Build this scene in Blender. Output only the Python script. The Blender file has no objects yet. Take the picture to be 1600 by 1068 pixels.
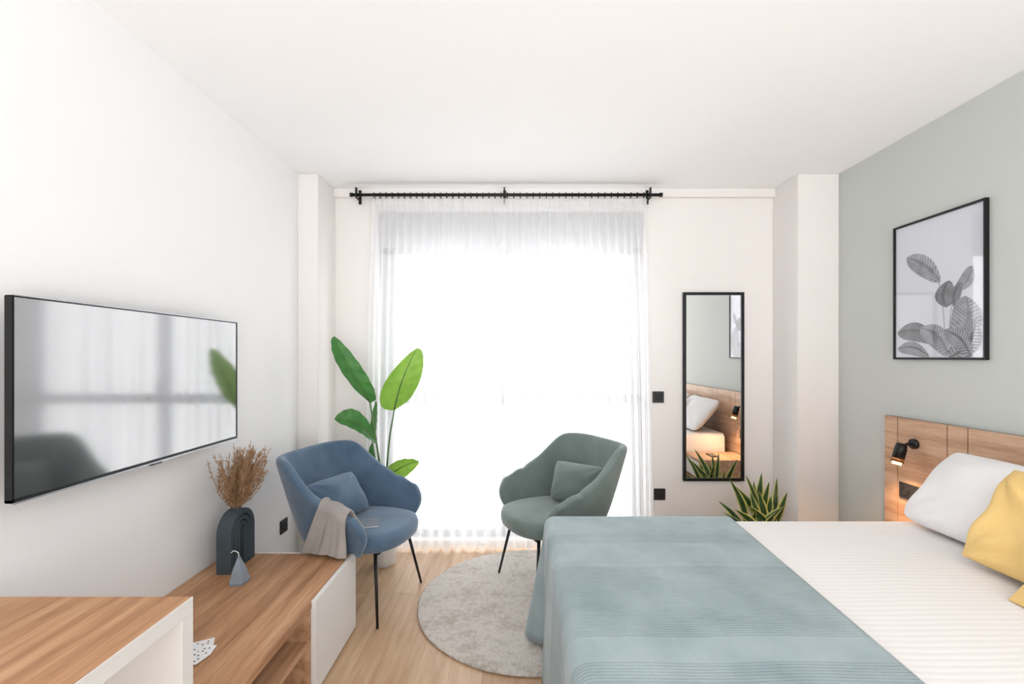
import bpy, bmesh, math, random
from mathutils import Vector, Matrix
random.seed(7)
sc = bpy.context.scene
try:
    sc.view_settings.view_transform = 'Standard'
except Exception as e:
    print(e)
F = 711.0; CX = 805.0; CY = 557.0; CH = 1.35
def P(px, py, Y):
    return Vector(((px-CX)*Y/F, Y, CH+(CY-py)*Y/F))
def lin(c):
    return tuple((x/255/12.92 if x/255 <= .04045 else ((x/255+.055)/1.055)**2.4) for x in c)+(1,)
def lerp(a, b, t): return a+(b-a)*t
def sstep(a, b, x):
    t = max(0, min(1, (x-a)/(b-a))); return t*t*(3-2*t)

# ---------------- materials ----------------
class NT:
    def __init__(s, name):
        s.m = bpy.data.materials.new(name); s.m.use_nodes = True
        s.t = s.m.node_tree; s.n = s.t.nodes; s.b = s.n['Principled BSDF']; s.out = s.n['Material Output']
    def node(s, ty, **kw):
        n = s.n.new(ty)
        for k, v in kw.items(): setattr(n, k, v)
        return n
    def link(s, a, b): s.t.links.new(a, b)
    def math(s, op, a, b=None, c=None):
        n = s.n.new('ShaderNodeMath'); n.operation = op
        for i, x in enumerate((a, b, c)):
            if x is None: continue
            if isinstance(x, (int, float)): n.inputs[i].default_value = x
            else: s.link(x, n.inputs[i])
        return n.outputs[0]
    def coords(s, kind='pos'):
        if kind == 'pos': return s.n.new('ShaderNodeNewGeometry').outputs['Position']
        return s.n.new('ShaderNodeTexCoord').outputs['Object']
    def mapping(s, vec, scale=(1, 1, 1), rot=(0, 0, 0)):
        m = s.n.new('ShaderNodeMapping'); m.inputs['Scale'].default_value = scale; m.inputs['Rotation'].default_value = rot
        s.link(vec, m.inputs['Vector']); return m.outputs[0]
    def noise(s, vec, scale, detail=3, rough=.5):
        n = s.n.new('ShaderNodeTexNoise'); n.inputs['Scale'].default_value = scale
        n.inputs['Detail'].default_value = detail; n.inputs['Roughness'].default_value = rough
        s.link(vec, n.inputs['Vector']); return n.outputs['Fac']
    def ramp(s, fac, stops):
        r = s.n.new('ShaderNodeValToRGB'); e = r.color_ramp.elements
        e[0].position = stops[0][0]; e[0].color = stops[0][1]
        e[1].position = stops[-1][0]; e[1].color = stops[-1][1]
        for p, c in stops[1:-1]:
            x = e.new(p); x.color = c
        s.link(fac, r.inputs[0]); return r.outputs[0]
    def bump(s, h, strength=.3, dist=.005):
        b = s.n.new('ShaderNodeBump'); b.inputs['Strength'].default_value = strength; b.inputs['Distance'].default_value = dist
        s.link(h, b.inputs['Height']); s.link(b.outputs[0], s.b.inputs['Normal'])
    def base(s, c=None, rough=.6, metal=0, spec=None):
        if c is not None:
            if isinstance(c, tuple): s.b.inputs['Base Color'].default_value = c
            else: s.link(c, s.b.inputs['Base Color'])
        s.b.inputs['Roughness'].default_value = rough; s.b.inputs['Metallic'].default_value = metal
        if spec is not None: s.b.inputs['Specular IOR Level'].default_value = spec

def simple(name, c, rough=.6, metal=0, var=.04, nscale=30, bump=0, spec=None, kind='pos'):
    m = NT(name); v = m.coords(kind); n = m.noise(v, nscale)
    col = lin(c)
    a = tuple(x*(1-var) for x in col[:3])+(1,); b = tuple(min(1, x*(1+var)) for x in col[:3])+(1,)
    m.base(m.ramp(n, [(.3, a), (.7, b)]), rough, metal, spec)
    if bump: m.bump(n, bump, .003)
    return m.m

def wood(name, c1, c2, c3, scale=(14, .9, 14), rough=.45):
    m = NT(name); v = m.mapping(m.coords(), scale)
    n = m.noise(v, 1.6, 6, .62)
    v2 = m.mapping(m.coords(), tuple(x*5 for x in scale)); n2 = m.noise(v2, 2.2, 4, .6)
    f = m.math('ADD', m.math('MULTIPLY', n, .75), m.math('MULTIPLY', n2, .25))
    m.base(m.ramp(f, [(.36, lin(c1)), (.5, lin(c2)), (.64, lin(c3))]), rough)
    m.bump(n2, .08, .002)
    return m.m

M = {}
M['wall'] = simple('white_paint', (239, 239, 240), .85, var=.006, nscale=3)
M['wallback'] = simple('warm_white_paint', (232, 228, 225), .85, var=.006, nscale=3)
M['ceil'] = simple('ceiling_paint', (246, 246, 246), .9, var=.005, nscale=3)
M['sage'] = simple('sage_paint', (193, 196, 193), .85, var=.008, nscale=4)
M['white'] = simple('white_laminate', (224, 221, 218), .5, var=.01)
M['black'] = simple('black_metal', (22, 22, 24), .4, .3)
M['blackp'] = simple('black_plastic', (38, 38, 42), .45)
M['dark'] = simple('dark_gap', (30, 26, 24), .9)
M['oak'] = wood('oak_veneer', (148, 104, 72), (180, 134, 97), (202, 159, 121))
M['oakin'] = wood('oak_veneer_inner', (152, 112, 82), (184, 142, 108), (204, 164, 130))
M['head'] = wood('headboard_veneer', (164, 127, 100), (191, 155, 126), (209, 176, 148), (16, 1.2, 16))
M['vase'] = simple('matt_ceramic_dark', (60, 71, 78), .75, bump=.15, nscale=80)
M['candle'] = simple('wax_grey_blue', (132, 143, 154), .6)
M['pot'] = simple('white_ceramic', (228, 228, 226), .4)
M['soil'] = simple('soil', (60, 44, 34), .95, var=.4, nscale=90, bump=.6)
M['brass'] = simple('warm_metal', (190, 130, 80), .35, .7)
M['alu'] = simple('grey_aluminium', (142, 146, 153), .5, .1)
M['shutter'] = simple('shutter_grey', (158, 160, 165), .6)
M['phone'] = simple('phone_black', (20, 20, 22), .15)
M['paper'] = simple('printed_paper', (232, 232, 234), .7)
M['ink'] = simple('black_ink', (70, 70, 76), .7)
M['straw'] = simple('dried_straw', (160, 126, 94), .9, var=.3, nscale=120)

def velvet(name, c, hi):
    m = NT(name); v = m.coords('obj'); n = m.noise(v, 4, 5, .6); n2 = m.noise(v, 260, 2)
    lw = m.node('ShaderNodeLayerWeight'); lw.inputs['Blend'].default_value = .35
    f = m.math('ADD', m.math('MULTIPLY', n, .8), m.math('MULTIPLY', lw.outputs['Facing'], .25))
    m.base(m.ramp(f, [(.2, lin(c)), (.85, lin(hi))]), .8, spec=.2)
    m.b.inputs['Sheen Weight'].default_value = .3; m.b.inputs['Sheen Roughness'].default_value = .5
    m.bump(n2, .12, .002)
    return m.m
M['blue'] = velvet('blue_velvet', (64, 84, 106), (108, 132, 156))
M['green'] = velvet('green_velvet', (92, 105, 103), (134, 148, 144))

def fabric(name, c, c2, scale=350, bump=.3):
    m = NT(name); v = m.coords('obj'); n = m.noise(v, 6, 4); n2 = m.noise(v, scale, 2)
    f = m.math('ADD', m.math('MULTIPLY', n, .6), m.math('MULTIPLY', n2, .4))
    m.base(m.ramp(f, [(.35, lin(c)), (.65, lin(c2))]), .9, spec=.15)
    m.bump(n2, bump, .002); return m.m
M['linen'] = fabric('grey_linen', (148, 143, 140), (170, 164, 160))
M['yellow'] = fabric('yellow_cotton', (228, 192, 124), (238, 205, 140))
M['pill'] = fabric('white_cotton', (232, 231, 233), (240, 239, 240))
M['matt'] = fabric('mattress_ticking', (225, 222, 220), (235, 232, 230))
M['basef'] = fabric('bed_base_fabric', (120, 118, 116), (140, 138, 136))

def m_throw():
    m = NT('ribbed_teal_throw'); p = m.coords(); s = m.node('ShaderNodeSeparateXYZ'); m.link(p, s.inputs[0]); y = s.outputs['Y']
    nz = m.noise(p, 2.2, 2)
    yw = m.math('ADD', y, m.math('MULTIPLY', nz, .02))
    rib = m.math('SINE', m.math('MULTIPLY', yw, 2*math.pi/.0105))
    def band(a, b):
        return m.math('MULTIPLY', m.math('GREATER_THAN', yw, a), m.math('LESS_THAN', yw, b))
    msk = m.math('ADD', band(1.80, 1.90), m.math('ADD', band(1.20, 1.60), band(.75, 1.1)))
    line = m.math('ADD', band(1.915, 1.925), band(1.63, 1.637))
    n2 = m.noise(p, 300, 2); n3 = m.noise(p, 7, 4)
    r01 = m.math('MULTIPLY', m.math('MULTIPLY_ADD', rib, .5, .5), msk)
    f = m.math('SUBTRACT', m.math('ADD', m.math('MULTIPLY', n3, .6), m.math('MULTIPLY', n2, .3)), m.math('MULTIPLY', m.math('SUBTRACT', msk, r01), .18))
    f = m.math('SUBTRACT', f, m.math('MULTIPLY', line, .08))
    m.base(m.ramp(f, [(.1, lin((120, 139, 144))), (.65, lin((170, 186, 189)))]), .9, spec=.15)
    m.b.inputs['Sheen Weight'].default_value = .2
    h = m.math('ADD', r01, m.math('MULTIPLY', n2, .25)); m.bump(h, .5, .003)
    return m.m
M['throw'] = m_throw()
def m_duvet():
    m = NT('striped_white_duvet'); p = m.coords(); s = m.node('ShaderNodeSeparateXYZ'); m.link(p, s.inputs[0])
    nz = m.noise(p, 3, 2); y = m.math('ADD', s.outputs['Y'], m.math('MULTIPLY', nz, .03))
    w = m.math('MULTIPLY_ADD', m.math('SINE', m.math('MULTIPLY', y, 2*math.pi/.024)), .5, .5)
    n2 = m.noise(m.mapping(p, (40, 160, 40)), 1.5, 2)
    h = m.math('ADD', w, m.math('MULTIPLY', m.math('MULTIPLY', n2, w), .8))
    m.base(m.ramp(w, [(0, lin((232, 228, 226))), (.5, lin((237, 234, 233)))]), .9, spec=.1)
    m.bump(h, .14, .002); return m.m
M['duvet'] = m_duvet()
def m_floor():
    m = NT('oak_plank_floor'); v = m.mapping(m.coords(), (1, 1, 1), (0, 0, math.pi/2))
    b = m.node('ShaderNodeTexBrick'); b.offset = .37
    b.inputs['Scale'].default_value = 1; b.inputs['Brick Width'].default_value = 1.3; b.inputs['Row Height'].default_value = .14
    b.inputs['Mortar Size'].default_value = .002; b.inputs['Color1'].default_value = (.2, .2, .2, 1); b.inputs['Color2'].default_value = (.8, .8, .8, 1)
    b.inputs['Mortar'].default_value = (-.3, -.3, -.3, 1)
    m.link(v, b.inputs['Vector'])
    n = m.noise(m.mapping(m.coords(), (16, 1.3, 1)), 1.8, 6, .66)
    f = m.math('ADD', m.math('MULTIPLY', b.outputs['Color'], .28), m.math('MULTIPLY', n, .72))
    m.base(m.ramp(f, [(.12, lin((124, 94, 68))), (.40, lin((178, 143, 109))), (.68, lin((206, 175, 143)))]), .42)
    return m.m
M['floor'] = m_floor()
def m_rug():
    m = NT('rug_pile'); p = m.coords('obj'); n = m.noise(m.mapping(p, (1, 1.7, 1), (0, 0, .6)), 4, 5, .65); n2 = m.noise(p, 130, 2); n3 = m.noise(p, 45, 3)
    f = m.math('ADD', m.math('MULTIPLY', n, .65), m.math('MULTIPLY', n3, .35))
    c = m.ramp(f, [(.38, lin((188, 178, 168))), (.47, lin((208, 200, 191))), (.53, lin((222, 215, 207))), (.62, lin((202, 193, 184)))])
    m.base(c, .95, spec=.1); m.b.inputs['Sheen Weight'].default_value = .3
    m.bump(m.math('ADD', n2, n3), 1.0, .012); return m.m
M['rug'] = m_rug()
def m_leaf(name, c, c2, tr=.35):
    m = NT(name); n = m.noise(m.coords(), 18, 3)
    m.base(m.ramp(n, [(.3, lin(c)), (.7, lin(c2))]), .4)
    t = m.node('ShaderNodeBsdfTranslucent'); t.inputs[0].default_value = lin(c2)
    mx = m.node('ShaderNodeMixShader'); mx.inputs[0].default_value = tr
    m.link(m.b.outputs[0], mx.inputs[1]); m.link(t.outputs[0], mx.inputs[2]); m.link(mx.outputs[0], m.out.inputs[0])
    return m.m
M['leaf'] = m_leaf('bright_leaf', (92, 142, 46), (134, 174, 68), .4)
M['leafd'] = m_leaf('deep_leaf', (46, 104, 48), (72, 134, 58), .3)
M['stem'] = m_leaf('leaf_stem', (66, 104, 50), (92, 128, 66), .2)
M['snake'] = m_leaf('snake_leaf', (30, 62, 34), (66, 98, 56), .1)
M['snakey'] = m_leaf('snake_leaf_edge', (184, 188, 104), (206, 206, 124), .1)
def m_curtain():
    m = NT('sheer_voile')
    d = m.node('ShaderNodeBsdfDiffuse'); d.inputs[0].default_value = (.93, .93, .94, 1)
    t = m.node('ShaderNodeBsdfTranslucent'); t.inputs[0].default_value = (.89, .90, .91, 1)
    tr = m.node('ShaderNodeBsdfTransparent')
    a = m.node('ShaderNodeMixShader'); a.inputs[0].default_value = .40
    m.link(d.outputs[0], a.inputs[1]); m.link(t.outputs[0], a.inputs[2])
    lw = m.node('ShaderNodeLayerWeight'); lw.inputs['Blend'].default_value = .5
    b = m.node('ShaderNodeMixShader'); m.link(m.math('MULTIPLY_ADD', lw.outputs['Facing'], .30, .60), b.inputs[0])
    m.link(tr.outputs[0], b.inputs[1]); m.link(a.outputs[0], b.inputs[2]); m.link(b.outputs[0], m.out.inputs[0])
    return m.m
M['curtain'] = m_curtain()
def m_glass(name='window_glass'):
    m = NT(name); tr = m.node('ShaderNodeBsdfTransparent'); g = m.node('ShaderNodeBsdfGlossy'); g.inputs['Roughness'].default_value = .02
    b = m.node('ShaderNodeMixShader'); b.inputs[0].default_value = .05
    m.link(tr.outputs[0], b.inputs[1]); m.link(g.outputs[0], b.inputs[2]); m.link(b.outputs[0], m.out.inputs[0]); return m.m
M['glass'] = m_glass()
def m_mirror():
    m = NT('mirror_silver'); m.base((.93, .94, .94, 1), .01, 1); return m.m
M['mirror'] = m_mirror()
def m_screen():
    m = NT('glossy_screen'); m.base((.045, .045, .05, 1), .08, 0); m.b.inputs['IOR'].default_value = 3.5; return m.m
M['screen'] = m_screen()
def m_emit(name, c, s):
    m = NT(name); m.base(lin(c), .5); m.b.inputs['Emission Color'].default_value = lin(c); m.b.inputs['Emission Strength'].default_value = s; return m.m
M['bulb'] = m_emit('warm_bulb', (255, 190, 110), 8)
M['artbg'] = simple('print_background', (208, 211, 220), .25, var=.03, nscale=2)
M['art1'] = simple('print_dark_grey', (108, 110, 118), .3, var=.35, nscale=28)
M['art2'] = simple('print_mid_grey', (142, 145, 154), .3, var=.25, nscale=28)
M['art3'] = simple('print_light_grey', (160, 163, 172), .3, var=.25, nscale=28)
M['art4'] = simple('print_charcoal', (66, 67, 74), .3, var=.4, nscale=28)

# ---------------- builders ----------------
LOCAL = set()
def finish(ob, parent=None, label=None, cat=None, group=None, kind=None):
    sc.collection.objects.link(ob)
    me = ob.data
    xs = [v.co for v in me.vertices]
    mn = Vector([min(c[i] for c in xs) for i in range(3)]); mx = Vector([max(c[i] for c in xs) for i in range(3)])
    c = (mn+mx)/2
    if parent is None: c.z = mn.z
    me.transform(Matrix.Translation(-c))
    ob.location = c
    if parent is not None:
        ob.parent = parent
        if parent.name not in LOCAL:
            q = parent; off = Vector((0, 0, 0))
            while q is not None:
                off += q.location; q = q.parent
            ob.location = c-off
    if label: ob['label'] = label
    if cat: ob['category'] = cat
    if group: ob['group'] = group
    if kind: ob['kind'] = kind
    return ob
def mk(name, v, f, mats, parent=None, smooth=False, midx=None, **kw):
    me = bpy.data.meshes.new(name); me.from_pydata([tuple(x) for x in v], [], f)
    if not isinstance(mats, (list, tuple)): mats = [mats]
    for m in mats: me.materials.append(m)
    if midx:
        for p, i in zip(me.polygons, midx): p.material_index = i
    bm = bmesh.new(); bm.from_mesh(me)
    if kw.pop('weld', False): bmesh.ops.remove_doubles(bm, verts=bm.verts, dist=1e-5)
    if kw.pop('recalc', True): bmesh.ops.recalc_face_normals(bm, faces=bm.faces)
    bm.to_mesh(me); bm.free()
    if smooth:
        for p in me.polygons: p.use_smooth = True
    return finish(bpy.data.objects.new(name, me), parent, **kw)
def boxes(name, bl, mat, parent=None, bevel=.002, mats=None, **kw):
    bm = bmesh.new()
    for b in bl:
        x0, x1, y0, y1, z0, z1 = b[:6]
        r = bmesh.ops.create_cube(bm, size=1)
        for v in r['verts']:
            v.co = Vector(((x0+x1)/2+v.co.x*(x1-x0), (y0+y1)/2+v.co.y*(y1-y0), (z0+z1)/2+v.co.z*(z1-z0)))
        if len(b) > 6:
            for f in {f for v in r['verts'] for f in v.link_faces}: f.material_index = b[6]
    if bevel: bmesh.ops.bevel(bm, geom=list(bm.edges), offset=bevel, segments=2, affect='EDGES', clamp_overlap=True)
    me = bpy.data.meshes.new(name); bm.to_mesh(me); bm.free()
    for m in (mats or [mat]): me.materials.append(m)
    return finish(bpy.data.objects.new(name, me), parent, **kw)
def thing(name, loc, label, cat, group=None, rotz=0, local=False, kind=None):
    e = bpy.data.objects.new(name, None); e.empty_display_size = .1; e.location = loc; e.rotation_euler = (0, 0, rotz)
    sc.collection.objects.link(e)
    if label: e['label'] = label
    if cat: e['category'] = cat
    if group: e['group'] = group
    if kind: e['kind'] = kind
    if local: LOCAL.add(e.name)
    return e
def crom(pts, n=8):
    pts = [Vector(p) for p in pts]
    if len(pts) < 3: return pts
    P_ = [pts[0]*2-pts[1]]+pts+[pts[-1]*2-pts[-2]]; out = []
    for i in range(1, len(P_)-2):
        a, b, c, d = P_[i-1:i+3]
        for k in range(n):
            t = k/n
            out.append(.5*((2*b)+(c-a)*t+(2*a-5*b+4*c-d)*t*t+(3*b-a-3*c+d)*t**3))
    out.append(pts[-1]); return out
def sweep(pts, r, n=10, V=None, Fc=None):
    V = [] if V is None else V; Fc = [] if Fc is None else Fc
    base = len(V); L = len(pts); up = None
    for i, p in enumerate(pts):
        d = (pts[min(i+1, L-1)]-pts[max(i-1, 0)]).normalized()
        if up is None:
            up = Vector((0, 0, 1)) if abs(d.z) < .9 else Vector((1, 0, 0))
        up = (up-d*up.dot(d)).normalized(); s = d.cross(up)
        rr = r[i] if isinstance(r, list) else (r(i/(L-1)) if callable(r) else r)
        for k in range(n):
            a = 2*math.pi*k/n; V.append(p+(up*math.cos(a)+s*math.sin(a))*rr)
    for i in range(L-1):
        for k in range(n):
            a = base+i*n+k; b = base+i*n+(k+1) % n
            Fc.append((a, b, b+n, a+n))
    Fc.append(tuple(base+k for k in range(n))); Fc.append(tuple(base+(L-1)*n+k for k in reversed(range(n))))
    return V, Fc
def tube(name, pts, r, mat, parent=None, n=12, smooth=True, **kw):
    V, Fc = sweep(crom(pts) if len(pts) > 2 else [Vector(p) for p in pts], r, n)
    return mk(name, V, Fc, mat, parent, smooth, **kw)
def lathe(name, prof, c, mat, parent=None, n=40, **kw):
    V = []; Fc = []; L = len(prof)
    for r, z in prof:
        for k in range(n):
            a = 2*math.pi*k/n; V.append((c[0]+r*math.cos(a), c[1]+r*math.sin(a), c[2]+z))
    for i in range(L-1):
        for k in range(n): Fc.append((i*n+k, i*n+(k+1) % n, (i+1)*n+(k+1) % n, (i+1)*n+k))
    Fc.append(tuple(range(n))); Fc.append(tuple((L-1)*n+k for k in range(n)))
    o = mk(name, V, Fc, mat, parent, True, **kw)
    return o
def grid(nu, nv, fn):
    V = []; Fc = []
    for i in range(nu+1):
        for j in range(nv+1): V.append(Vector(fn(i/nu, j/nv)))
    for i in range(nu):
        for j in range(nv):
            a = i*(nv+1)+j; Fc.append((a, a+1, a+nv+2, a+nv+1))
    return V, Fc
def mods(ob, sub=0, solid=0, off=0):
    if solid:
        s = ob.modifiers.new('solid', 'SOLIDIFY'); s.thickness = solid; s.offset = off
    if sub:
        s = ob.modifiers.new('sub', 'SUBSURF'); s.levels = sub; s.render_levels = sub
def pillow(name, c, U, W, w, h, th, mat, parent=None, seed=1, pinch=.05, wr_=1.0, sag=0, rnd_=.07, **kw):
    c = Vector(c); U = Vector(U).normalized(); W = Vector(W); W = (W-U*W.dot(U)).normalized(); N = U.cross(W)
    rnd = random.Random(seed); ph = [rnd.uniform(0, 6) for _ in range(6)]
    n = 36; V = []; Fc = []
    for s in (1, -1):
        def fn(a, b):
            u = a*2-1; v = b*2-1
            rc = 1-rnd_*(u*u*v*v)**2
            x = w/2*u*(1-pinch*(1-v*v))*rc; y = h/2*v*(1-pinch*(1-u*u))*rc
            q = max(0, (1-abs(u)**2.6)*(1-abs(v)**2.6))**.6
            wr = (.012*math.sin(3*u+2*v+ph[0])*q+.005*math.sin(6*u-4*v+ph[1])*q)*wr_
            for k, (cu, cv) in enumerate(((-1, -1), (1, -1), (-1, 1), (1, 1))):
                du, dv = u-cu, v-cv; rr = math.hypot(du, dv); an = math.atan2(dv, du)
                wr += wr_*.0065*math.sin(an*11+ph[k])*math.exp(-((rr-.55)/.38)**2)*min(1, q*2)
            edge = (.004*math.sin(7*u+ph[3])+.004*math.sin(6*v+ph[4]))*wr_
            return c+U*x+W*(y-sag*(1-u*u)*max(0, v))+N*(s*th/2*q+wr+edge)
        v_, f_ = grid(n, n, fn); o = len(V); V += v_; Fc += [tuple(i+o for i in f) for f in f_]
    ob = mk(name, V, Fc, mat, parent, True, weld=True, **kw)
    mods(ob, 1); return ob

# ---------------- room ----------------
XL, XR, ZC = -1.428, 2.126, 2.55; YC, YB, Y0 = 2.987, 3.276, -1.2
boxes('floor', [(XL-.1, XR+.1, Y0, YB+.25, -.1, 0)], M['floor'], bevel=0, kind='structure')
boxes('ceiling', [(XL-.1, XR+.1, Y0, YB+.25, ZC, ZC+.1)], M['ceil'], bevel=0, kind='structure')
boxes('wall_left', [(XL-.1, XL, Y0, YB+.2, 0, ZC)], M['wall'], bevel=0, kind='structure')
boxes('wall_right', [(XR, XR+.1, Y0, YB+.2, 0, ZC)], M['sage'], bevel=0, kind='structure')
WX0, WX1, WZ0, WZ1 = -.99, .93, .03, 2.40
boxes('wall_back', [(XL, WX0, YB, YB+.2, 0, ZC), (WX1, XR, YB, YB+.2, 0, ZC), (WX0, WX1, YB, YB+.2, WZ1, ZC), (WX0, WX1, YB, YB+.2, 0, WZ0)], M['wallback'], bevel=0, kind='structure')
boxes('trim_1', [(XL, -1.294, YC, YB, 0, ZC)], M['wallback'], bevel=.003, kind='structure')
boxes('trim_2', [(1.857, XR, YC, YB, 0, ZC)], M['wallback'], bevel=.003, kind='structure')
boxes('trim_3', [(-1.294, 1.857, YB-.03, YB, ZC-.06, ZC)], M['wallback'], bevel=.002, kind='structure')
boxes('baseboard_back', [(-1.294, WX0, YB-.012, YB, 0, .08), (WX1, 1.857, YB-.012, YB, 0, .08)], M['white'], bevel=.002, kind='structure')
boxes('baseboard_left', [(XL, XL+.012, Y0, YC, 0, .08)], M['white'], bevel=.002, kind='structure')
boxes('baseboard_right', [(XR-.012, XR, 2.6, YC, 0, .08)], M['white'], bevel=.002, kind='structure')
win = thing('window_1', (0, YB+.1, WZ0), 'grey aluminium balcony window with roller shutter box', None, kind='structure')
ya, yb = YB+.07, YB+.13; xm = -.07
fr = [(WX0, WX0+.10, ya, yb, WZ0, WZ1), (WX1-.08, WX1, ya, yb, WZ0, WZ1), (WX0, WX1, ya, yb, WZ0, WZ0+.05),
      (WX0, WX1, ya, yb, 2.10, 2.15), (xm-.03, xm+.03, ya, yb, WZ0, 2.13), (WX0, WX1, ya, yb, 1.005, 1.075)]
boxes('window_frame', fr, M['alu'], win, .003)
boxes('shutter_box', [(WX0, WX1, ya-.03, yb+.04, 2.15, WZ1-.001)], M['shutter'], win, .003)
boxes('window_glass', [(WX0+.05, WX1-.05, (ya+yb)/2, (ya+yb)/2+.004, WZ0+.05, 2.12)], M['glass'], win, 0)
boxes('window_handle', [(xm-.01, xm+.01, ya-.03, ya, 1.12, 1.2), (xm-.008, xm+.008, ya-.045, ya-.03, 1.08, 1.18)], M['alu'], win, .002)

# curtain rod
YR = 3.165; ZR = 2.475
rod = thing('curtain_rod', (0, YR, ZR), 'long black metal curtain rod on three brackets above the window', 'curtain rod')
tube('rod', [(-1.135, YR, ZR), (1.01, YR, ZR)], .011, M['black'], rod)
for x in (-1.14, 1.015):
    s = -1 if x < 0 else 1
    tube('finial', [(x-.010*s, YR, ZR), (x+.008*s, YR, ZR)], .015, M['black'], rod)
for x in (-1.105, -.075, .94):
    boxes('rod_bracket', [(x-.005, x+.005, YR-.006, YB-.03, ZR-.022, ZR-.012), (x-.010, x+.010, YB-.037, YB-.03, ZR-.04, ZR+.06), (x-.005, x+.005, YR-.012, YR+.012, ZR-.02, ZR+.05)], M['black'], rod, .001)

def curtain(x0, x1, xb0, xb1, nf, seed, label, gather_left):
    rnd = random.Random(seed); ph = [rnd.uniform(0, 6) for _ in range(8)]
    e = thing('sheer_curtain', ((x0+x1)/2, YR, 0), label, 'curtain', 'pair of sheer curtains')
    nu = nf*16
    def fn(u, v):
        z = lerp(2.452, .012, v)
        g = u**1.3 if gather_left else 1-(1-u)**1.3
        x = lerp(lerp(x0, xb0, v), lerp(x1, xb1, v), g)
        k = 2*math.pi*nf*u
        am = .55+.45*math.sin(7*u+ph[3])+.25*math.sin(17*u+ph[4])
        a1 = (.007+.024*min(1, v*3))*(.45+.55*abs(am))
        y = YR+.005+a1*(math.sin(k+.9*math.sin(1.6*v+ph[0]))+.3*math.sin(k*.41+ph[1]+v*1.2))
        y += (.004*max(0, 1-v*5))*math.sin(k*2.0+ph[5])
        x += .010*math.sin(k+ph[2])*min(1, v*3)
        return (x, y, z)
    V, Fc = grid(nu, 40, fn)
    mk('curtain_cloth', V, Fc, M['curtain'], e, True, recalc=False)
    nr = 22
    for i in range(nr):
        x = lerp(x0+.02, x1-.02, i/(nr-1))
        pts = [Vector((x+.002*math.sin(a), YR+.018*math.cos(a*math.pi/8), ZR+.018*math.sin(a*math.pi/8)-.004)) for a in range(17)]
        V, Fc = sweep(pts, .003, 6); mk('curtain_ring', V, Fc, M['black'], e, True)
curtain(-1.0, -.078, -1.05, -.045, 15, 3, 'sheer white voile curtain with soft folds, hanging from the black rod', True)
curtain(-.074, .915, -.06, .97, 16, 5, 'sheer white voile curtain with soft folds, hanging from the black rod', False)

# ---------------- television ----------------
tx, ty0, ty1, tz0, tz1 = -1.33, 1.205, 2.18, .960, 1.514
tv = thing('television', (tx, (ty0+ty1)/2, tz0), 'flat black television with glossy reflective screen mounted on the white wall', 'television')
b = .005
boxes('tv_frame', [(tx-.025, tx, ty0, ty0+b, tz0, tz1), (tx-.025, tx, ty1-b, ty1, tz0, tz1), (tx-.025, tx, ty0, ty1, tz1-b, tz1), (tx-.025, tx, ty0, ty1, tz0, tz0+b+.006), (tx-.025, tx-.008, ty0+.002, ty1-.002, tz0+.002, tz1-.002)], M['black'], tv, .002)
boxes('tv_screen', [(tx-.008, tx-.003, ty0+b, ty1-b, tz0+b+.006, tz1-b)], M['screen'], tv, 0)
boxes('sensor_bump', [(tx-.02, tx-.002, 1.67, 1.72, tz0-.01, tz0)], M['blackp'], tv, .002)
silv = simple('silver_trim', (170, 172, 178), .3, .8)
boxes('silver_edge', [(tx-.003, tx+.001, ty0, ty1, tz0-.003, tz0+.002)], silv, tv, .001)
boxes('silver_edge', [(tx-.003, tx+.001, ty0, ty1, tz1-.001, tz1+.0015)], silv, tv, .001)
boxes('wall_bracket', [(XL+.001, tx-.025, 1.5, 1.9, 1.1, 1.35)], M['black'], tv, .004)

# ---------------- desk ----------------
dk = thing('desk', (-1.1, .6, 0), 'oak-topped white desk with open box front standing against the wall', 'desk')
XF = -.805
boxes('desk_top', [(XL+.001, XF-.003, -.35, 1.136, .742, .752)], M['oak'], dk, .001)
boxes('desk_frame', [(XL+.001, XF, -.35, 1.138, .712, .742), (XF-.003, XF, -.35, 1.138, .742, .7518),
                     (XL+.001, XF, 1.100, 1.138, 0, .712), (XL+.001, XF, -.35, -.30, 0, .712), (XL+.002, XL+.02, -.30, 1.100, .25, .712)], M['white'], dk, .001)
# ---------------- tv console ----------------
ck = thing('tv_console', (-1.1, 1.7, 0), 'low oak console with open shelf and white door', 'tv cabinet')
XC = -.808; zt = .377; YN = 1.141
boxes('console_top', [(XL+.001, XC, YN, 2.253, zt-.028, zt)], M['oak'], ck, .0015)
boxes('console_body', [(XL+.001, XC-.005, 1.80, 1.825, .03, zt-.028), (XL+.001, XC-.005, 2.228, 2.253, .0, zt-.028), (XL+.001, XC-.005, YN, YN+.025, 0, zt-.028),
                       (XL+.001, XC-.005, YN+.025, 2.228, .03, .055), (XL+.002, XL+.015, YN+.025, 2.228, .055, zt-.028), (XL+.05, XC-.05, YN+.03, 2.2, 0, .03)], M['oakin'], ck, .0015)
boxes('console_shelf', [(XL+.015, XC-.012, YN+.025, 1.80, .20, .222)], M['oakin'], ck, .0015)
boxes('console_door', [(XC-.004, XC+.016, 1.807, 2.262, .012, zt+.002)], M['white'], ck, .0015)
boxes('console_side_panel', [(XL+.001, XC-.004, 2.2535, 2.264, 0, zt+.001)], M['white'], ck, .001)

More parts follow.
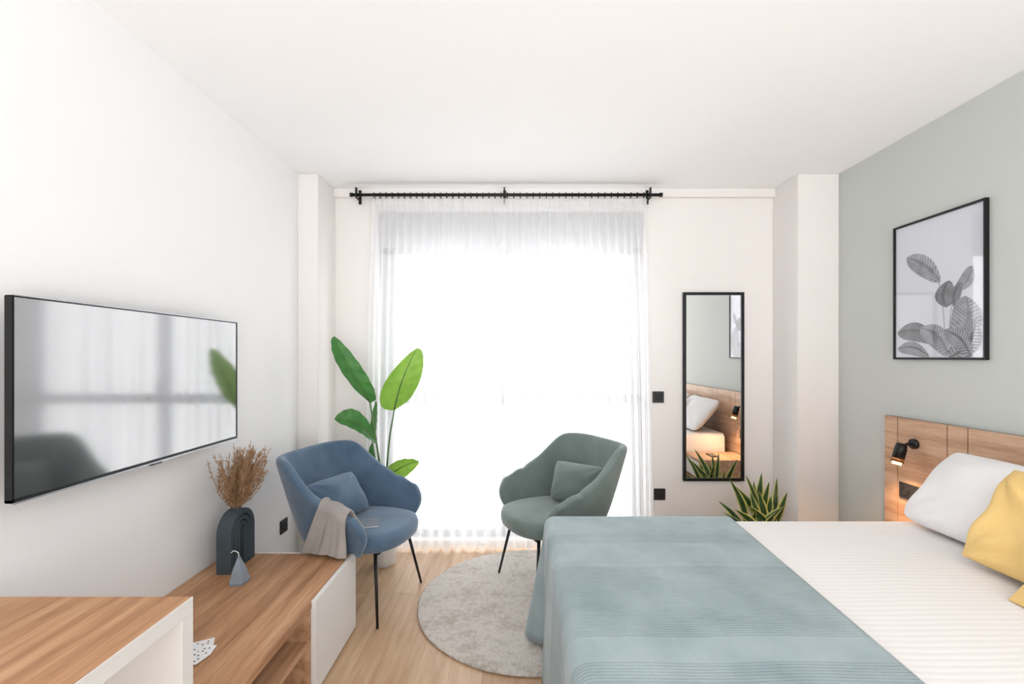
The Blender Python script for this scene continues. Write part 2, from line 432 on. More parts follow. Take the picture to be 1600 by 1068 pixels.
# ---------------- arch vase ----------------
va = thing('arch_vase', (-1.305, 2.125, zt), 'matt dark grey-green arch-shaped ceramic vase on the console', 'vase')
def arch_band(V, Fc, ro, ri, H, R, x0, x1, yc, z0):
    zc = z0+H-R; n = 20
    def path(r):
        p = [(yc-r, z0), (yc-r, (z0+zc)/2)]
        for k in range(n+1):
            a = math.pi-math.pi*k/n; p.append((yc+r*math.cos(a), zc+r*math.sin(a)))
        p += [(yc+r, (z0+zc)/2), (yc+r, z0)]; return p
    po = path(ro); pi_ = path(ri); L = len(po); b = len(V)
    for (y, z) in po: V.append((x1, y, z))
    for (y, z) in pi_: V.append((x1, y, z))
    for (y, z) in po: V.append((x0, y, z))
    for (y, z) in pi_: V.append((x0, y, z))
    for i in range(L-1):
        Fc.append((b+i, b+i+1, b+L+i+1, b+L+i)); Fc.append((b+2*L+i, b+3*L+i, b+3*L+i+1, b+2*L+i+1))
        Fc.append((b+i, b+2*L+i, b+2*L+i+1, b+i+1)); Fc.append((b+L+i, b+L+i+1, b+3*L+i+1, b+3*L+i))
    Fc.append((b, b+L, b+3*L, b+2*L)); Fc.append((b+L-1, b+2*L-1, b+4*L-1, b+3*L-1))
V = []; Fc = []; R = .095; H = .265
for ro, ri, dx in ((.095, .070, 0), (.070, .063, .020), (.063, .044, .0), (.044, .037, .020), (.037, .020, .0)):
    arch_band(V, Fc, ro, ri, H, R, -1.335+dx, -1.270-dx, 2.125, zt)
ob = mk('vase_body', V, Fc, M['vase'], va)
bv = ob.modifiers.new('b', 'BEVEL'); bv.width = .003; bv.segments = 3; bv.limit_method = 'ANGLE'
boxes('vase_back', [(-1.31, -1.295, 2.125-.03, 2.125+.03, zt, zt+.18)], M['vase'], va, .001)
lathe('vase_mouth', [(.018, -.01), (.022, .010), (.016, .010), (.013, -.008)], (-1.302, 2.125, zt+H), M['vase'], va)
# grasses: loose irregular bunch
V = []; Fc = []
base = Vector((-1.302, 2.125, zt+H+.0))
rnd = random.Random(5)
for i in range(150):
    a = rnd.uniform(0, 2*math.pi); sp = rnd.uniform(.01, .16)*rnd.uniform(.5, 1); Lh = rnd.uniform(.17, .32)*(1 if rnd.random() > .12 else .75)
    dx = math.cos(a)*sp*.95+.03; dy = math.sin(a)*sp
    if base.x+dx < XL+.03: dx = XL+.03-base.x
    p0 = base+Vector((math.cos(a)*.010, math.sin(a)*.010, -.008)); p1 = base+Vector((dx*.55+rnd.uniform(-.02, .02), dy*.65+rnd.uniform(-.02, .02), Lh*.42)); p2 = base+Vector((dx+rnd.uniform(-.02, .03), dy+rnd.uniform(-.025, .025), Lh*(1-sp*1.2)))
    pts = crom([p0, p1, p2], 6)
    sweep(pts, .0012, 4, V, Fc)
    for k in range(50):
        t = rnd.uniform(.22, 1); p = pts[min(len(pts)-1, int(t*(len(pts)-1)))]+Vector([rnd.uniform(-.006, .006) for _ in range(3)])
        d = (p2-p1).normalized()*.8+Vector([rnd.uniform(-.6, .6) for _ in range(3)])
        q = p+d.normalized()*rnd.uniform(.010, .024)
        w = Vector((rnd.uniform(-1, 1), rnd.uniform(-1, 1), rnd.uniform(-1, 1))).normalized()*.0022
        b0 = len(V); V += [p-w, p+w, q]; Fc.append((b0, b0+1, b0+2))
mk('dried_grass_bunch', V, Fc, M['straw'], recalc=False, label='bunch of brown dried grasses standing in the arch vase', cat='dried grass')
# candle
cd = thing('geometric_candle', (-1.19, 1.96, zt), 'small grey-blue faceted pyramid candle on the console', 'candle')
c0 = Vector((-1.19, 1.96, zt)); V = []; Fc = []
ringsd = [(.040, 0), (.043, .012), (.030, .055), (.004, .115)]
for r, z in ringsd:
    for k in range(5):
        a = 2*math.pi*k/5+.5; V.append(c0+Vector((r*math.cos(a), r*math.sin(a), z)))
for i in range(3):
    for k in range(5): Fc.append((i*5+k, i*5+(k+1) % 5, i*5+5+(k+1) % 5, i*5+5+k))
Fc += [(4, 3, 2, 1, 0), (15, 16, 17, 18, 19)]
mk('candle_body', V, Fc, M['candle'], cd)
tube('candle_wick', [c0+Vector((0, 0, .112)), c0+Vector((-.004, 0, .13)), c0+Vector((-.022, 0, .137)), c0+Vector((-.034, 0, .128))], .0018, M['paper'], cd, n=6)
for i, (cx, cy, rz) in enumerate(((-1.06, 1.535, .5), (-1.035, 1.50, .2), (-1.035, 1.465, -.25))):
    z = zt+.0008+i*.0016
    e = thing('printed_card', (cx, cy, z), 'white card printed with small black marks lying on the console', 'card', 'printed cards on the console', rz, True)
    boxes('card_sheet', [(-.037, .037, -.026, .026, 0, .0012)], M['paper'], e, 0)
    boxes('card_print', [(-.028+.015*a, -.022+.015*a, -.017+.013*b_, -.012+.013*b_, .0011, .0015) for a in range(4) for b_ in range(3) if (a+b_*2+i) % 3 != 0], M['ink'], e, 0)

# ---------------- armchairs ----------------
def shell_pt(t, v):
    a = abs(t); s = 1 if t >= 0 else -1
    w = v**.6; A = lerp(.205, .285, w); B = lerp(.235, .330, w)
    if a < .58:
        th = a/.58*math.pi/2; x = -A*max(0, math.cos(th))**.60; y = B*max(0, math.sin(th))**.60
    else:
        q = (a-.58)/.42; xf = .155+.080*math.sin(math.pi*min(1, v*.82))-.03*v
        x = q*xf; y = B-.006*q*q
    h = .824-.215*sstep(.33, .66, a)-.045*sstep(.70, 1, a)
    x -= .095*v*(1-sstep(.16, .6, a))
    z = .355+(h-.355)*v
    return Vector((x, s*y, z))
def shell_n(t, v):
    e = .004
    a = shell_pt(min(1, t+e), v)-shell_pt(max(-1, t-e), v); b = shell_pt(t, min(1, v+e))-shell_pt(t, max(0, v-e))
    n = a.cross(b).normalized(); p = shell_pt(t, v)
    if n.x*p.x+n.y*p.y < 0: n = -n
    return n
def squircle(k, n, ax, bx, e=2.7):
    a = 2*math.pi*k/n; c = math.cos(a); s = math.sin(a)
    return ax*math.copysign(abs(c)**(2/e), c), bx*math.copysign(abs(s)**(2/e), s)
def chair(loc, rz, mat, label, group='pair of velvet armchairs'):
    e = thing('armchair', (loc[0], loc[1], loc[2] if len(loc) > 2 else 0), label, 'armchair', group, rz, True)
    V, Fc = grid(44, 10, lambda a, b: shell_pt(a*2-1, b))
    o = mk('backrest_shell', V, Fc, mat, e, True); mods(o, 2, .046, 0)
    n = 48; V = []; Fc = []
    prof = [(.60, .338), (.86, .344), (.97, .360), (1.0, .385), (1.0, .41), (.965, .434), (.88, .444), (.6, .449), (.2, .449)]
    for sc_, z in prof:
        for k in range(n):
            x, y = squircle(k, n, .255, .245); V.append((x*sc_+.045, y*sc_, z))
    for i in range(len(prof)-1):
        for k in range(n): Fc.append((i*n+k, i*n+(k+1) % n, (i+1)*n+(k+1) % n, (i+1)*n+k))
    Fc.append(tuple(range(n))); Fc.append(tuple((len(prof)-1)*n+k for k in range(n)))
    mk('seat', V, Fc, mat, e, True)
    for sx in (1, -1):
        for sy in (1, -1):
            tube('leg', [(sx*.17+.02, sy*.17, .340), (sx*.245, sy*.24, .002)], lambda t: .0095-.003*t, M['black'], e)
    V, Fc = sweep([Vector((.19, -.17, .330)), Vector((.19, .17, .330))], .009, 8)
    V, Fc = sweep([Vector((-.15, -.17, .330)), Vector((-.15, .17, .330))], .009, 8, V, Fc)
    V, Fc = sweep([Vector((-.15, 0, .330)), Vector((.19, 0, .330))], .009, 8, V, Fc)
    mk('leg_frame', V, Fc, M['black'], e, True)
    return e
def tow(loc, rz, p):
    c, s = math.cos(rz), math.sin(rz); return Vector((loc[0]+p[0]*c-p[1]*s, loc[1]+p[0]*s+p[1]*c, p[2]+(loc[2] if len(loc) > 2 else 0)))
bl = (-.86, 2.55); brz = math.radians(-14.5)
gl = (.225, 2.70, .016); grz = math.radians(206)
chair(bl, brz, M['blue'], 'blue velvet shell armchair with black metal legs beside the console')
chair(gl, grz, M['green'], 'grey-green velvet shell armchair with black metal legs, beside the bed')
def rv(rz, v):
    c, s = math.cos(rz), math.sin(rz); return Vector((v[0]*c-v[1]*s, v[0]*s+v[1]*c, v[2]))
cr = math.radians(235)
pillow('lumbar_cushion', (.372, 2.745, .585), rv(cr, (0, 1, 0)), rv(cr, (-.35, 0, 1)), .34, .25, .12, M['green'], seed=2, pinch=.03, wr_=.35,
       label='small grey-green velvet cushion leaning on the green armchair back', cat='cushion')
pillow('lumbar_cushion', tow(bl, brz, (-.13, -.03, .560)), rv(brz-.15, (0, 1, 0)), rv(brz-.15, (-.7, 0, 1)), .38, .26, .12, M['blue'], seed=3, pinch=.04, wr_=.4,
       label='small blue velvet cushion leaning in the blue armchair', cat='cushion')
def thr(u, v):
    t = lerp(-.60, -.95, u)
    off = .023+.010
    if v < .33:
        vv = lerp(.25, 1, v/.33); p = shell_pt(t, vv)-shell_n(t, vv)*off
    elif v < .45:
        a = (v-.33)/.12*math.pi; n = shell_n(t, 1); p = shell_pt(t, 1)+n*(-math.cos(a))*off+Vector((0, 0, math.sin(a)*(off+.002)))
    else:
        q = shell_pt(t, 1)+shell_n(t, 1)*off; k = (v-.45)/.55
        p = Vector((q.x-.10*k*(1-u), q.y-.002*k, lerp(q.z, .388+.006*math.sin(4*u), k)))
        p += Vector((0, -1, 0))*k*(.005*math.sin(u*15+1.5*k)+.003*math.sin(u*31))
    p = p+Vector((.003*math.sin(v*9), 0, .002*math.sin(u*15)*v))
    return tow(bl, brz, p)
V, Fc = grid(44, 40, thr)
o = mk('throw_blanket', V, Fc, M['linen'], None, True, label='grey linen throw draped over the blue armchair arm', cat='throw blanket'); mods(o, 1, .008, 0)
bk = thing('magazine', tow(bl, brz, (.10, -.075, .4495)), 'small grey booklet lying on the blue armchair seat', 'booklet', None, brz+.5, True)
boxes('booklet_pages', [(-.045, .045, -.06, .06, .0015, .008)], M['paper'], bk, .001)
boxes('booklet_cover', [(-.047, .047, -.062, .062, .0, .0015), (-.047, .047, -.062, .062, .008, .0095)], simple('grey_cover', (120, 128, 138), .5), bk, 0)

# ---------------- rug ----------------
V = []; Fc = []; n = 96; R = .62
prof = [(R*.99, 0), (R, .004), (R, .010), (R-.008, .014), (R*.6, .015), (R*.2, .015)]
for r, z in prof:
    for k in range(n):
        a = 2*math.pi*k/n; rr = r*(1+.002*math.sin(9*a)); V.append((.09+rr*math.cos(a), 2.53+rr*math.sin(a), z+.0005))
for i in range(len(prof)-1):
    for k in range(n): Fc.append((i*n+k, i*n+(k+1) % n, (i+1)*n+(k+1) % n, (i+1)*n+k))
Fc.append(tuple(range(n))); Fc.append(tuple((len(prof)-1)*n+k for k in range(n)))
mk('round_rug', V, Fc, M['rug'], None, True, label='round mottled beige and grey shaggy rug on the wood floor', cat='rug')

# ---------------- bed ----------------
BX0, BX1, BY0, BY1, BZ = .155, 2.05, .62, 2.105, .602
bed = thing('bed', (1.1, 1.36, 0), 'double bed with striped white bedding and grey base', 'bed')
boxes('bed_base', [(BX0+.04, BX1, BY0+.03, BY1-.03, .12, .33)], M['basef'], bed, .012)
boxes('mattress', [(BX0+.02, BX1, BY0+.01, BY1-.01, .33, BZ-.02)], M['matt'], bed, .03)
for x in (BX0+.14, BX1-.1):
    for y in (BY0+.12, BY1-.12):
        tube('bed_leg', [(x, y, .125), (x, y, .017)], .022, M['black'], bed)
def drape(name, x0, x1, y0, y1, ztop, drop_fn, flare_fn, mat, parent, skew=0, seed=1, wave=1.0, **kw):
    r = .045; V = []; Fc = []; rnd = random.Random(seed); ph = rnd.uniform(0, 6)
    ix0, iy0, iy1 = x0+r, y0+r, y1-r
    nx, ny = 40, 60
    path = []
    def seg(a, b, nrm, n):
        for k in range(n+1): path.append((lerp(a[0], b[0], k/n), lerp(a[1], b[1], k/n), nrm[0], nrm[1]))
    seg((x1, iy1), (ix0, iy1), (0, 1), nx)
    for k in range(1, 11):
        a = math.pi/2+math.pi/2*k/11; path.append((ix0, iy1, math.cos(a), math.sin(a)))
    seg((ix0, iy1), (ix0, iy0), (-1, 0), ny)
    for k in range(1, 11):
        a = math.pi+math.pi/2*k/11; path.append((ix0, iy0, math.cos(a), math.sin(a)))
    seg((ix0, iy0), (x1, iy0), (0, -1), nx)
    rows = 18; L = len(path)
    for j in range(rows+1):
        for i, (px_, py_, nx_, ny_) in enumerate(path):
            corner = abs(nx_*ny_)*2
            D = drop_fn(px_, py_, corner); fl = flare_fn(px_, py_, corner)
            if j <= 5:
                a = j/5*math.pi/2; o = r*math.sin(a); z = ztop-r*(1-math.cos(a))
            else:
                q = (j-5)/(rows-5); o = r+fl*q**1.05+wave*(.011*q*math.sin(i*.42+ph)+.008*q*math.sin(i*.19+1)); z = ztop-r-(D-r)*q
            V.append((px_+nx_*o, py_+ny_*o, z))
    for j in range(rows):
        for i in range(L-1):
            a = j*L+i; Fc.append((a, a+1, a+L+1, a+L))
    b = len(V)
    v_, f_ = grid(nx, ny, lambda a, c: (lerp(ix0, x1, a), lerp(iy0, iy1, c), ztop+.003*math.sin(a*9+c*4)*math.sin(math.pi*a)*math.sin(math.pi*c)))
    V += v_; Fc += [tuple(i+b for i in f) for f in f_]
    if skew:
        for i, p in enumerate(V):
            k = max(0, (p[0]-ix0)/(x1-ix0)); V[i] = (p[0]-skew*k*(1-(p[1]-y0)/(y1-y0)), p[1], p[2])
    return mk(name, V, Fc, mat, parent, True, weld=True, **kw)
drape('duvet', BX0, BX1-.02, BY0, BY1, BZ, lambda x, y, c: .33, lambda x, y, c: .01, M['duvet'], bed, wave=.5, label='white duvet with fine raised stripes')
o = drape('bed_throw', BX0-.02, .985, BY0-.02, BY1+.02, BZ+.012, lambda x, y, c: .577, lambda x, y, c: .012+.105*c, M['throw'], None, skew=.09, seed=4,
      label='teal-grey bedspread with ribbed bands covering the foot of the bed', cat='bedspread')
mods(o, 0, .008, 0)
pillow('bed_pillow', (1.88, 1.735, .775), (0, 1, 0), (.82, 0, 1), .73, .42, .18, M['pill'], seed=11, wr_=.8, sag=.015, rnd_=.12, label='plump white pillow propped against the wooden headboard', cat='pillow', group='white pillows on the bed')
pillow('bed_pillow', (1.88, .97, .775), (0, 1, 0), (.82, 0, 1), .73, .42, .18, M['pill'], seed=12, wr_=.8, sag=.015, rnd_=.12, label='plump white pillow propped against the wooden headboard', cat='pillow', group='white pillows on the bed')
pillow('yellow_cushion', (1.705, 1.435, .785), (.05, 1, 0), (.6, 0, 1), .46, .38, .11, M['yellow'], seed=13, wr_=1.5, rnd_=.03, label='mustard yellow cotton cushion leaning on the white pillow', cat='cushion', group='yellow cushions on the bed')
pillow('yellow_cushion', (1.66, 1.17, .725), (.05, 1, 0), (1.4, 0, 1), .46, .42, .10, M['yellow'], seed=14, wr_=1.5, rnd_=.03, label='mustard yellow cotton cushion lying against the other cushion', cat='cushion', group='yellow cushions on the bed')

# headboard
hb = thing('headboard', (2.1, 1.3, 0), 'wide light wood headboard with dark vertical grooves', 'headboard')
ys = [2.575, 2.485, 2.20, 2.10, 1.80, 1.70, 1.30, .90, .80, .40, .0]
boxes('headboard_panels', [(2.088, 2.106, ys[i+1]+.0025, ys[i]-.0025, .02, 1.02) for i in range(len(ys)-1)], M['head'], hb, .0008)
boxes('headboard_backing', [(2.106, 2.1255, 0, 2.573, 0, 1.018)], M['dark'], hb, 0)
def spot(y):
    e = thing('reading_lamp', (2.088, y, .90), 'black adjustable wall spotlight with warm glowing bulb', 'wall lamp')
    tube('wall_plate', [(2.0875, y, .895), (2.072, y, .895)], .026, M['black'], e, n=28)
    tube('lamp_arm', [(2.072, y, .895), (2.045, y, .895), (2.02, y, .882)], .006, M['black'], e)
    d = Vector((-.28, 0, -1)).normalized(); c = Vector((2.008, y, .855)); a = c-d*.045; b_ = c+d*.055
    prof = [(a, .010), (a+d*.002, .023), (a+d*.03, .027), (b_, .027), (b_-d*.0005, .024), (b_-d*.02, .023)]
    V = []; Fc = []; n = 28; s = Vector((0, 1, 0)); u = d.cross(s)
    for p, r in prof:
        for k in range(n):
            t = 2*math.pi*k/n; V.append(p+(s*math.cos(t)+u*math.sin(t))*r)
    for i in range(len(prof)-1):
        for k in range(n): Fc.append((i*n+k, i*n+(k+1) % n, (i+1)*n+(k+1) % n, (i+1)*n+k))
    Fc.append(tuple(range(n)))
    mk('lamp_shade', V, Fc, M['black'], e, True)
    tube('lamp_rim', [b_-d*.020, b_-d*.006], .028, M['brass'], e, n=28)
    tube('bulb', [b_-d*.02, b_+d*.014], .020, M['bulb'], e, n=20)
    l = bpy.data.lights.new('lamp_light', 'SPOT'); l.energy = 13; l.color = (1, .60, .29); l.spot_size = 2.4; l.spot_blend = .6; l.shadow_soft_size = .02
    lo = bpy.data.objects.new('lamp_light', l); sc.collection.objects.link(lo); lo.location = b_+d*.018; lo.rotation_euler = d.to_track_quat('-Z', 'Y').to_euler()
    lo.parent = e; lo.location = lo.location-e.location
spot(2.375)

def outlet(name, c, nrm, gangs, label, cat, kindp='socket'):
    e = thing(name, c, label, cat)
    w = .082*gangs; h = .082
    def bx(a0, a1, z0, z1, d0, d1):
        if nrm == 'y-': return (c[0]+a0, c[0]+a1, c[1]-d1, c[1]-d0, c[2]+z0, c[2]+z1)
        if nrm == 'x-': return (c[0]-d1, c[0]-d0, c[1]+a0, c[1]+a1, c[2]+z0, c[2]+z1)
        return (c[0]+d0, c[0]+d1, c[1]+a0, c[1]+a1, c[2]+z0, c[2]+z1)
    boxes('cover_plate', [bx(-w/2, w/2, -h/2, h/2, .0005, .009)], M['blackp'], e, .002)
    for g in range(gangs):
        a = -w/2+.041+.082*g
        if kindp == 'switch': boxes('rocker', [bx(a-.027, a+.027, -.027, .027, .009, .013)], M['black'], e, .002)
        else:
            dirv = {'y-': Vector((0, -1, 0)), 'x-': Vector((-1, 0, 0)), 'x+': Vector((1, 0, 0))}[nrm]
            cc = Vector(c)+(Vector((a, 0, 0)) if nrm == 'y-' else Vector((0, a, 0)))
            u = Vector((0, 0, 1)); s = dirv.cross(u)
            ring = [cc+dirv*.0095+(u*math.cos(t*math.pi/12)+s*math.sin(t*math.pi/12))*.021 for t in range(25)]
            V, Fc = sweep(ring, .0025, 6); mk('socket_ring', V, Fc, M['black'], e, True)
            V, Fc = sweep([cc+dirv*.0085+s*.009, cc+dirv*.0098+s*.009], .003, 8); V, Fc = sweep([cc+dirv*.0085-s*.009, cc+dirv*.0098-s*.009], .003, 8, V, Fc)
            mk('socket_holes', V, Fc, M['dark'], e, True)
outlet('light_switch', (1.028, YB, 1.06), 'y-', 1, 'black square light switch on the warm white wall', 'light switch', 'switch')
outlet('wall_socket', (1.038, YB, .362), 'y-', 1, 'black square power socket on the warm white wall', 'socket')
outlet('wall_socket', (XL, 2.80, .31), 'x+', 1, 'black power socket low on the white wall', 'socket')
outlet('wall_socket', (2.088, 2.385, .635), 'x-', 2, 'double black power socket set into the wooden headboard', 'socket')

# nightstand
ns = thing('nightstand', (1.87, 2.35, 0), 'small light wood bedside table beside the bed', 'nightstand')
nx0, nx1, ny0, ny1, nz = 1.62, 2.087, 2.16, 2.52, .440
boxes('nightstand_top', [(nx0, nx1, ny0, ny1, nz-.022, nz)], M['head'], ns, .002)
boxes('nightstand_body', [(nx0+.004, nx1, ny0+.002, ny0+.022, 0, nz-.022), (nx0+.004, nx1, ny1-.022, ny1-.002, 0, nz-.022), (nx0+.01, nx1, ny0+.022, ny1-.022, .10, .12), (nx1-.015, nx1, ny0+.022, ny1-.022, .12, nz-.022)], M['head'], ns, .002)
boxes('drawer', [(nx0+.002, nx1-.02, ny0+.024, ny1-.024, .27, nz-.026)], M['white'], ns, .002)
boxes('mobile_phone', [(1.78, 1.85, 2.26, 2.40, nz+.0005, nz+.009)], M['phone'], None, .003, label='black smartphone lying on the bedside table', cat='phone')

# mirror
mx0, mx1, mz0, mz1 = 1.203, 1.638, .461, 1.811
mr = thing('wall_mirror', ((mx0+mx1)/2, YB, mz0), 'tall narrow mirror in thin black frame hung on the wall', 'mirror')
w = .020
boxes('mirror_frame', [(mx0, mx0+w, YB-.026, YB-.001, mz0, mz1), (mx1-w, mx1, YB-.026, YB-.001, mz0, mz1), (mx0+w, mx1-w, YB-.026, YB-.001, mz0, mz0+w), (mx0+w, mx1-w, YB-.026, YB-.001, mz1-w, mz1)], M['black'], mr, .002)
boxes('mirror_glass', [(mx0+w, mx1-w, YB-.016, YB-.012, mz0+w, mz1-w)], M['mirror'], mr, 0)

# framed picture
fp = thing('framed_print', (2.11, 2.288, 1.335), 'black-framed botanical print with grey leaves on the grey-green wall', 'picture')
fy0, fy1, fz0, fz1 = 2.038, 2.538, 1.335, 2.064; w = .011
FX = 2.106
boxes('picture_frame', [(FX, 2.1255, fy0, fy0+w, fz0, fz1), (FX, 2.1255, fy1-w, fy1, fz0, fz1), (FX, 2.1255, fy0+w, fy1-w, fz0, fz0+w), (FX, 2.1255, fy0+w, fy1-w, fz1-w, fz1)], M['black'], fp, .0015)
boxes('print_sheet', [(2.116, 2.124, fy0+w, fy1-w, fz0+w, fz1-w)], M['artbg'], fp, 0)
V = []; Fc = []; MI = []; zoff = [0]; AX = 2.1158
def W(px, py):
    Y = F*2.112/(px-CX); return Vector((0, Y, CH+(CY-py)*Y/F))
def clampp(v):
    v.y = min(max(v.y, fy0+w+.001), fy1-w-.001); v.z = min(max(v.z, fz0+w+.001), fz1-w-.001); return v
def artleaf(b, t, wd, m1, m2, bend=.12):
    zoff[0] += 1; X = AX-.0002*zoff[0]
    B = W(*b); T = W(*t); d = T-B; L = d.length; s = Vector((0, -d.z, d.y)).normalized()
    n = 44
    for side in (1, -1):
        b0 = len(V)
        for i in range(n+1):
            q = i/n
            for j in range(4):
                f = j/3; wd_q = wd*(math.sin(math.pi*min(1, q**.8))**.75)*f
                qq = min(1, q+.16*f*math.sin(math.pi*q))
                p = B+d*qq+s*(side*wd_q+bend*L*math.sin(math.pi*qq)); p.x = X; V.append(clampp(p))
        for i in range(n):
            for j in range(3):
                a = b0+i*4+j; Fc.append((a, a+1, a+5, a+4))
                if j == 0 and side > 0: MI.append(m2); continue
                MI.append((m1 if (i % 3 != 2) else m2) if side > 0 else (m2 if i % 3 == 0 else (m1 if m1 != 2 else 1)))
def artstem(pts):
    zoff[0] += 1; X = AX-.0002*zoff[0]
    ps = crom([W(*p) for p in pts], 6)
    b0 = len(V)
    for i, p in enumerate(ps):
        for s in (-1, 1):
            q = Vector((X, p.y+s*.0018, p.z)); V.append(clampp(q))
    for i in range(len(ps)-1): Fc.append((b0+2*i, b0+2*i+1, b0+2*i+3, b0+2*i+2)); MI.append(0)
artstem([(1466, 440), (1472, 480), (1478, 555)]); artstem([(1492, 455), (1484, 490), (1480, 555)]); artstem([(1488, 470), (1492, 510), (1484, 556)])
artleaf((1468, 440), (1416, 402), .050, 2, 0, .05)
artleaf((1490, 455), (1518, 415), .034, 2, 0)
artleaf((1482, 438), (1477, 480), .050, 0, 3)
artleaf((1502, 440), (1490, 478), .030, 0, 3)
artleaf((1488, 545), (1508, 462), .075, 2, 0)
artleaf((1462, 535), (1402, 520), .050, 0, 3)
artleaf((1480, 555), (1438, 512), .055, 2, 0)
artleaf((1452, 558), (1402, 545), .036, 1, 3)
artleaf((1482, 558), (1524, 500), .062, 2, 3)
artleaf((1516, 560), (1474, 515), .042, 1, 3)
mk('printed_leaves', V, Fc, [M['art1'], M['art2'], M['art3'], M['art4']], fp, False, midx=MI, recalc=False)
boxes('print_glazing', [(2.109, 2.110, fy0+w, fy1-w, fz0+w, fz1-w)], m_glass('picture_glazing'), fp, 0)

# ---------------- plants ----------------
def leafmesh(B, T, side, wd, mid_off, fold=.2, n=18):
    B = Vector(B); T = Vector(T); side = Vector(side).normalized(); mo = Vector(mid_off); N = (T-B).normalized().cross(side).normalized()
    V = []; Fc = []
    for i in range(n+1):
        q = i/n; c = B+(T-B)*q+mo*math.sin(math.pi*q)
        ww = wd*(math.sin(math.pi*min(1, q**.75*.99+.01))**.62) if q < 1 else 0
        for j in range(-4, 5):
            f = j/4; V.append(c+side*(ww*f)+N*(fold*ww*abs(f)+.004*math.sin(i*1.9)*abs(f)))
    for i in range(n):
        for j in range(8):
            a = i*9+j; Fc.append((a, a+1, a+10, a+9))
    return V, Fc
pc = Vector((-.85, 2.97, 0))
sp = thing('bird_of_paradise_plant', pc, 'tall green plant with large paddle leaves in a white pot', 'potted plant')
lathe('pot', [(.060, 0), (.066, .004), (.080, .16), (.080, .175), (.072, .175), (.070, .155)], pc, M['pot'], sp)
lathe('soil', [(.069, .145), (.069, .158)], pc, M['soil'], sp)
def bleaf(pts_px, Ys, base_px, tip_px, Yb, Yt, side, wd, mo, mat, fold=.2):
    pts = [pc+Vector((random.uniform(-.01, .01), random.uniform(-.01, .01), .15))]+[P(p[0], p[1], y) for p, y in zip(pts_px, Ys)]+[P(*base_px, Yb)]
    tube('leaf_stem', pts, lambda t: .0085-.004*t, M['stem'], sp, n=8)
    B = P(*base_px, Yb); T = P(*tip_px, Yt)
    V, Fc = leafmesh(B, T, side, wd, mo, fold)
    mk('leaf_blade', V, Fc, mat, sp, True, recalc=False)
    mid = [B+(T-B)*q+Vector(mo)*math.sin(math.pi*q) for q in [i/10*.97 for i in range(11)]]
    V, Fc = sweep(mid, lambda t: .0045*(1-t)+.001, 6); mk('leaf_midrib', V, Fc, M['stem'], sp, True)
bleaf([(603, 760), (608, 690)], [3.0, 3.03], (616, 640), (652, 543), 3.05, 3.03, (1, .12, .30), .135, (-.015, -.02, 0), M['leaf'])
bleaf([(598, 760), (588, 690)], [2.99, 3.0], (578, 628), (522, 525), 3.0, 2.93, (1, -.05, -.30), .100, (-.02, -.02, .02), M['leafd'], .25)
bleaf([(600, 770), (592, 720)], [2.98, 2.98], (588, 688), (522, 655), 2.97, 2.86, (.30, -.4, -.85), .082, (0, -.0, .05), M['leafd'], .3)
bleaf([(600, 800)], [2.99], (598, 752), (655, 720), 3.0, 2.97, (-.2, -.4, .8), .075, (0, 0, .025), M['leaf'], .25)
bleaf([(600, 790), (588, 730)], [3.0, 3.02], (582, 690), (588, 625), 3.03, 3.05, (.8, .6, 0), .022, (0, 0, 0), M['leafd'], .5)
bleaf([(594, 800)], [3.0], (578, 730), (582, 690), 3.03, 3.05, (.8, .4, 0), .02, (0, 0, 0), M['leafd'], .5)

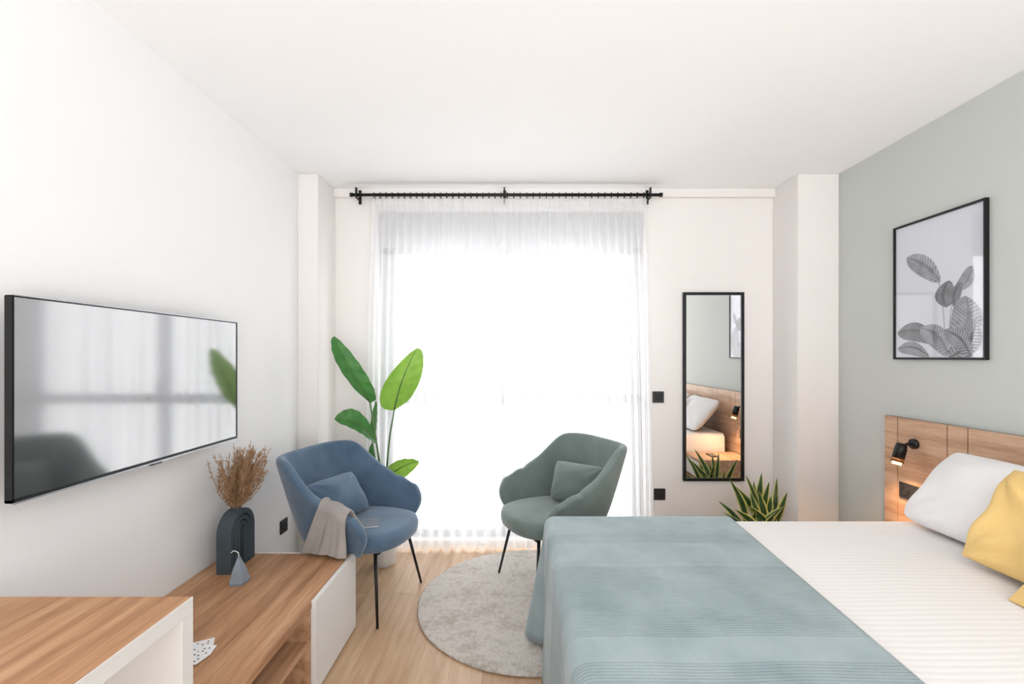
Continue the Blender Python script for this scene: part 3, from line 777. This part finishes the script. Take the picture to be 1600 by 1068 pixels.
sc2 = Vector((1.56, 2.90, 0))
sn = thing('snake_plant', sc2, 'snake plant with yellow-edged sword leaves standing below the mirror', 'potted plant')
lathe('pot', [(.085, 0), (.095, .004), (.115, .22), (.118, .25), (.108, .25), (.104, .225)], sc2, M['pot'], sn)
lathe('soil', [(.104, .21), (.104, .228)], sc2, M['soil'], sn)
rnd = random.Random(9)
tips = [(1140, 748), (1122, 782), (1150, 760), (1165, 742), (1178, 750), (1190, 738), (1202, 752), (1214, 745), (1230, 768), (1205, 775), (1160, 780), (1185, 765), (1225, 790), (1130, 800), (1170, 790), (1212, 800), (1148, 795), (1196, 790), (1172, 768), (1180, 798)]
for i, tp in enumerate(tips):
    a = rnd.uniform(0, 6.28); B = sc2+Vector((.05*math.cos(a), .05*math.sin(a), .225)); B.x += (tp[0]-1178)*.0008
    T = P(tp[0], tp[1], 2.90+rnd.uniform(-.10, .12)); wd = rnd.uniform(.022, .028)
    sd = Vector((math.cos(rnd.uniform(-.5, .5)), rnd.uniform(-.5, .5), 0)).normalized(); d = T-B
    side = (sd-d.normalized()*sd.dot(d.normalized())).normalized(); N = d.normalized().cross(side)
    V = []; Fc = []; MI = []; n = 14; bow = Vector((math.copysign(.03, B.x-T.x) if abs(T.x-B.x) > .1 else 0, 0, 0))*-1
    for k in range(n+1):
        q = k/n; c = B+d*q-bow*math.sin(math.pi*q); ww = wd*(.55+.9*q if q < .5 else 1)*min(1, (1-q)*2.6)**.8
        for f in (-1, -.62, 0, .62, 1): V.append(c+side*ww*f+N*(abs(f)*ww*.3))
    for k in range(n):
        for j in range(4):
            b0 = k*5+j; Fc.append((b0, b0+1, b0+6, b0+5)); MI.append(1 if j in (0, 3) else 0)
    o = mk('sword_leaf', V, Fc, [M['snake'], M['snakey']], sn, True, midx=MI, recalc=False); mods(o, 0, .002, 0)

# ---------------- world, light ----------------
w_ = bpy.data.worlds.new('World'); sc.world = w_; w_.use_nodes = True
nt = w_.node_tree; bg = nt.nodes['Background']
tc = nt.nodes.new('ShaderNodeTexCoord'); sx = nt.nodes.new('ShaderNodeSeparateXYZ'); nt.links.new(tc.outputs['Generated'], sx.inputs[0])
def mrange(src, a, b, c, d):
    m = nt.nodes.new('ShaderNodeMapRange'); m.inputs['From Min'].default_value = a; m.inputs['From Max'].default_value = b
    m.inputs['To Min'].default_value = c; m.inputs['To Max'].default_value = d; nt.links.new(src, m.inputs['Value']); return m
rear = mrange(sx.outputs['Z'], -.1, .1, 4.9, 2.85)  # added fill: rear world light stronger below the horizon to brighten the ceiling
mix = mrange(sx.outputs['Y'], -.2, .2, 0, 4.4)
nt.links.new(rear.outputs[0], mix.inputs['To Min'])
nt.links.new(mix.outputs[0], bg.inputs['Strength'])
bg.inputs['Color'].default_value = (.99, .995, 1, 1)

# ---------------- camera ----------------
cam = bpy.data.cameras.new('Camera'); co = bpy.data.objects.new('Camera', cam); sc.collection.objects.link(co)
co.location = (0, 0, CH); co.rotation_euler = (math.pi/2, 0, 0)
cam.sensor_width = 36; cam.lens = 36*F/1600; cam.shift_x = -5/1600; cam.shift_y = 23/1600; cam.clip_start = .02
sc.camera = co
